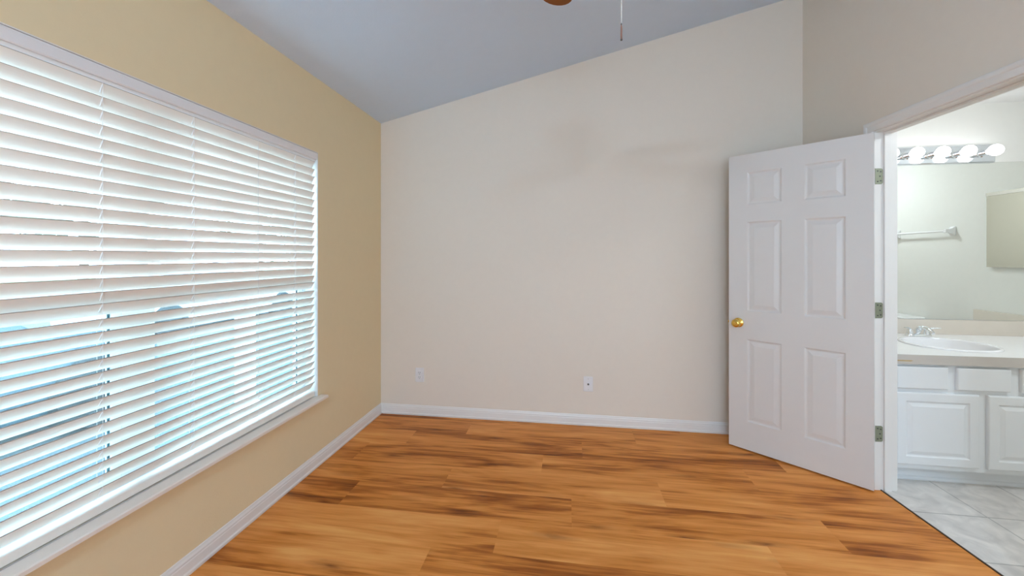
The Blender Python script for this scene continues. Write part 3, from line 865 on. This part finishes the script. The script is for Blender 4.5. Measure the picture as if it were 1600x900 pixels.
# toilet against the same wall (only its tank lid shows, in the mirror)
TY = 1.93
to = tag(empty('toilet', (QX, TY, 0)), 'white toilet whose tank lid shows at the lower left of the mirror', 'toilet')
def sup(cx_, cy_, a_, b_, z, e=.8, n=36):
    return [(cx_ + a_ * math.copysign(abs(math.cos(q)) ** e, math.cos(q)), cy_ + b_ * math.copysign(abs(math.sin(q)) ** e, math.sin(q)), z) for q in [2 * math.pi * i / n for i in range(n)]]
bm = new_bm(); loft(bm, [sup(-.115, 0, .085, .19, .37, .35), sup(-.115, 0, .095, .215, .55, .35), sup(-.115, 0, .098, .22, .69, .35)]); obj('tank', bm, M['porcelain'], to, smooth=True, auto=40)
bm = new_bm(); loft(bm, [sup(-.115, 0, .108, .228, .691, .35), sup(-.115, 0, .110, .232, .715, .35), sup(-.115, 0, .100, .222, .726, .35)]); obj('tank_lid', bm, M['porcelain'], to, smooth=True, auto=40)
bm = new_bm(); loft(bm, [sup(-.36, 0, .23, .115, 0), sup(-.36, 0, .21, .10, .06), sup(-.38, 0, .19, .10, .18), sup(-.43, 0, .23, .16, .30), sup(-.45, 0, .25, .182, .37), sup(-.45, 0, .25, .184, .395)]); obj('bowl', bm, M['porcelain'], to, smooth=True, auto=50)
bm = new_bm(); loft(bm, [sup(-.45, 0, .252, .187, .396, .9), sup(-.45, 0, .254, .189, .412, .9), sup(-.45, 0, .240, .176, .420, .9)]); obj('seat_lid', bm, M['porcelain'], to, smooth=True, auto=50)
bm = new_bm(); tube(bm, [(-.215, .15, .64), (-.235, .15, .64), (-.238, .10, .635)], .007, 10); obj('flush_lever', bm, M['chrome'], to, smooth=True, auto=50)

# ------------------------------------------------------------------ outside the window
GZ = -.22
bm = new_bm(); box(bm, -60, LX - .17, -40, 60, GZ - .1, GZ)
struct(obj('ground', bm, M['concrete']), 'grey paving outside the window', 'ground')
bm = new_bm(); box(bm, -16.5, -9.5, -30, 50, GZ, GZ + .012)
struct(obj('road', bm, M['road']), 'bluish grey asphalt strip outside the window', 'road')
bm = new_bm(); box(bm, -59, -16.5, -39, 59, GZ, GZ + .02)
struct(obj('lawn', bm, M['lawn']), 'green lawn beyond the asphalt outside the window', 'lawn')
bm = new_bm(); box(bm, -6.6, -3.2, -3, 9.5, GZ, GZ + .012)
struct(obj('street_parking', bm, M['asphalt']), 'bluish asphalt parking bay close outside the window', 'paving')

def make_car(loc, rz, paint, label):
    t_ = tag(empty('parked_car', loc, rz), label, 'car', 'parked cars outside the window')
    # body: cross-sections along its length (x), half-width w, from sill zb to shoulder zs
    bm = new_bm(); secs = [(-2.2, .70, .42, .62), (-2.12, .80, .28, .80), (-1.5, .86, .22, .92), (-.6, .88, .20, .95), (.6, .88, .20, .93), (1.3, .86, .22, .88), (1.95, .80, .26, .74), (2.18, .68, .38, .60)]
    loft(bm, [[(x, -w * .96, zb), (x, w * .96, zb), (x, w, (zb + zs) / 2), (x, w * .94, zs), (x, -w * .94, zs), (x, -w, (zb + zs) / 2)] for x, w, zb, zs in secs])
    obj('body', bm, paint, t_, smooth=True, auto=35)
    bm = new_bm(); secs = [(-1.75, .76, .92, .94), (-1.1, .66, .93, 1.36), (-.3, .64, .93, 1.44), (.35, .64, .92, 1.38), (1.05, .76, .88, .91)]
    loft(bm, [[(x, -.80, zb), (x, .80, zb), (x, w, zt_), (x, -w, zt_)] for x, w, zb, zt_ in secs])
    obj('greenhouse', bm, M['carglass'], t_, smooth=True, auto=30)
    bm = new_bm(); loft(bm, [[(x, -w, z_), (x, w, z_), (x, w * .97, z_ + .03), (x, -w * .97, z_ + .03)] for x, w, z_ in ((-1.12, .67, 1.34), (-.3, .66, 1.43), (.36, .66, 1.37))]); obj('roof', bm, paint, t_, smooth=True, auto=40)
    for wx in (-1.35, 1.35):
        for s in (-1, 1):
            bm = new_bm(); lathe(bm, [(.18, -.02), (.31, -.02), (.325, .03), (.325, .17), (.31, .21), (.2, .215), (.19, .2), (0, .2)], Matrix.Translation((wx, s * .70, .325)) @ rot_to((0, s, 0)), 24)
            obj('wheel', bm, M['tyre'], t_, smooth=True, auto=40)
    return t_
make_car((-5.0, 1.55, GZ + .012), R(96), M['carblue'], 'grey blue car parked close to the left half of the window')
make_car((-8.2, 7.8, GZ), R(86), M['carwhite'], 'white car outside the window beyond the porch posts')
make_car((-8.6, 13.0, GZ), R(92), M['carred'], 'dull red car outside the window, parked past the white one')

posts = [(-3.02, 3.30), (-3.02, 4.55), (-3.02, 5.8)]
plab = ['white porch post outside, nearest the viewer of the three', 'white porch post outside, middle one of the three', 'white porch post outside, farthest of the three']
def make_post():
    t_ = empty('porch_post')
    bm = new_bm(); box(bm, -.06, .06, -.06, .06, 0, 2.6); obj('shaft', bm, M['postwhite'], t_, bevel=.004)
    bm = new_bm(); box(bm, -.085, .085, -.085, .085, 0, .18); obj('plinth', bm, M['postwhite'], t_, bevel=.006)
    return t_
p_ = make_post()
for i, (x, y) in enumerate(posts):
    o = p_
    if i:
        o = p_.copy(); COL.objects.link(o)
        for c in list(p_.children):
            d = c.copy(); COL.objects.link(d); d.parent = o
    o.location = (x, y, GZ); tag(o, plab[i], 'post', 'porch posts outside the window')

def make_tree(x, y, h, r, label, seed):
    rnd = random.Random(seed)
    t_ = tag(empty('tree', (x, y, GZ)), label, 'tree', 'trees beyond the lawn')
    bm = new_bm(); tube(bm, [(0, 0, 0), (.05, .03, h * .3), (0, .08, h * .55)], [.22, .16, .10], 10); obj('trunk', bm, M['bark'], t_, smooth=True)
    bm = new_bm()
    for i in range(420):
        a_, c_ = rnd.uniform(0, 2 * math.pi), rnd.uniform(-1, 1)
        q = r * rnd.uniform(.35, 1.0) ** .6; s_ = math.sqrt(1 - c_ * c_)
        p = Vector((q * s_ * math.cos(a_), q * s_ * math.sin(a_), h * .62 + q * c_ * .85))
        mt = Matrix.Translation(p) @ Matrix.Rotation(rnd.uniform(0, 6), 4, 'Z') @ Matrix.Rotation(rnd.uniform(0, 3), 4, 'X')
        w = rnd.uniform(.25, .5)
        vs = [bm.verts.new(mt @ Vector(c)) for c in ((-w, 0, 0), (0, -w * .6, .08), (w, 0, 0), (0, w * .6, .08))]
        bm.faces.new(vs)
    obj('foliage', bm, M['leaf'], t_)
for i, (x, y, h, r_, lb) in enumerate([(-24, -2, 7, 2.8, 'green leafy tree across the lawn opposite the left edge of the window'), (-27, 7, 8, 3.2, 'tall green tree across the lawn opposite the middle of the window'), (-25, 17, 7, 3.0, 'green leafy tree across the lawn right of the tall one'), (-26, 30, 8, 3.4, 'green tree farthest along the lawn seen at the right of the window')]):
    make_tree(x, y, h, r_, lb, i)
def make_hedge(y0, y1, label, seed):
    rnd = random.Random(seed)
    bm = new_bm()
    for i in range(500):
        p = Vector((-18.5 + rnd.uniform(-.5, .5), rnd.uniform(y0, y1), GZ + rnd.uniform(.05, 1.5)))
        mt = Matrix.Translation(p) @ Matrix.Rotation(rnd.uniform(0, 6), 4, 'Z') @ Matrix.Rotation(rnd.uniform(0, 3), 4, 'X')
        w = rnd.uniform(.15, .3)
        bm.faces.new([bm.verts.new(mt @ Vector(c)) for c in ((-w, 0, 0), (0, -w * .6, .05), (w, 0, 0), (0, w * .6, .05))])
    tag(obj('hedge', bm, M['leaf']), label, 'hedge', 'hedges along the lawn')
make_hedge(-6, 7, 'long green hedge beyond the asphalt opposite the left window half', 31)
make_hedge(12, 40, 'long green hedge beyond the asphalt opposite the right window half', 32)
bpy.context.view_layer.update()
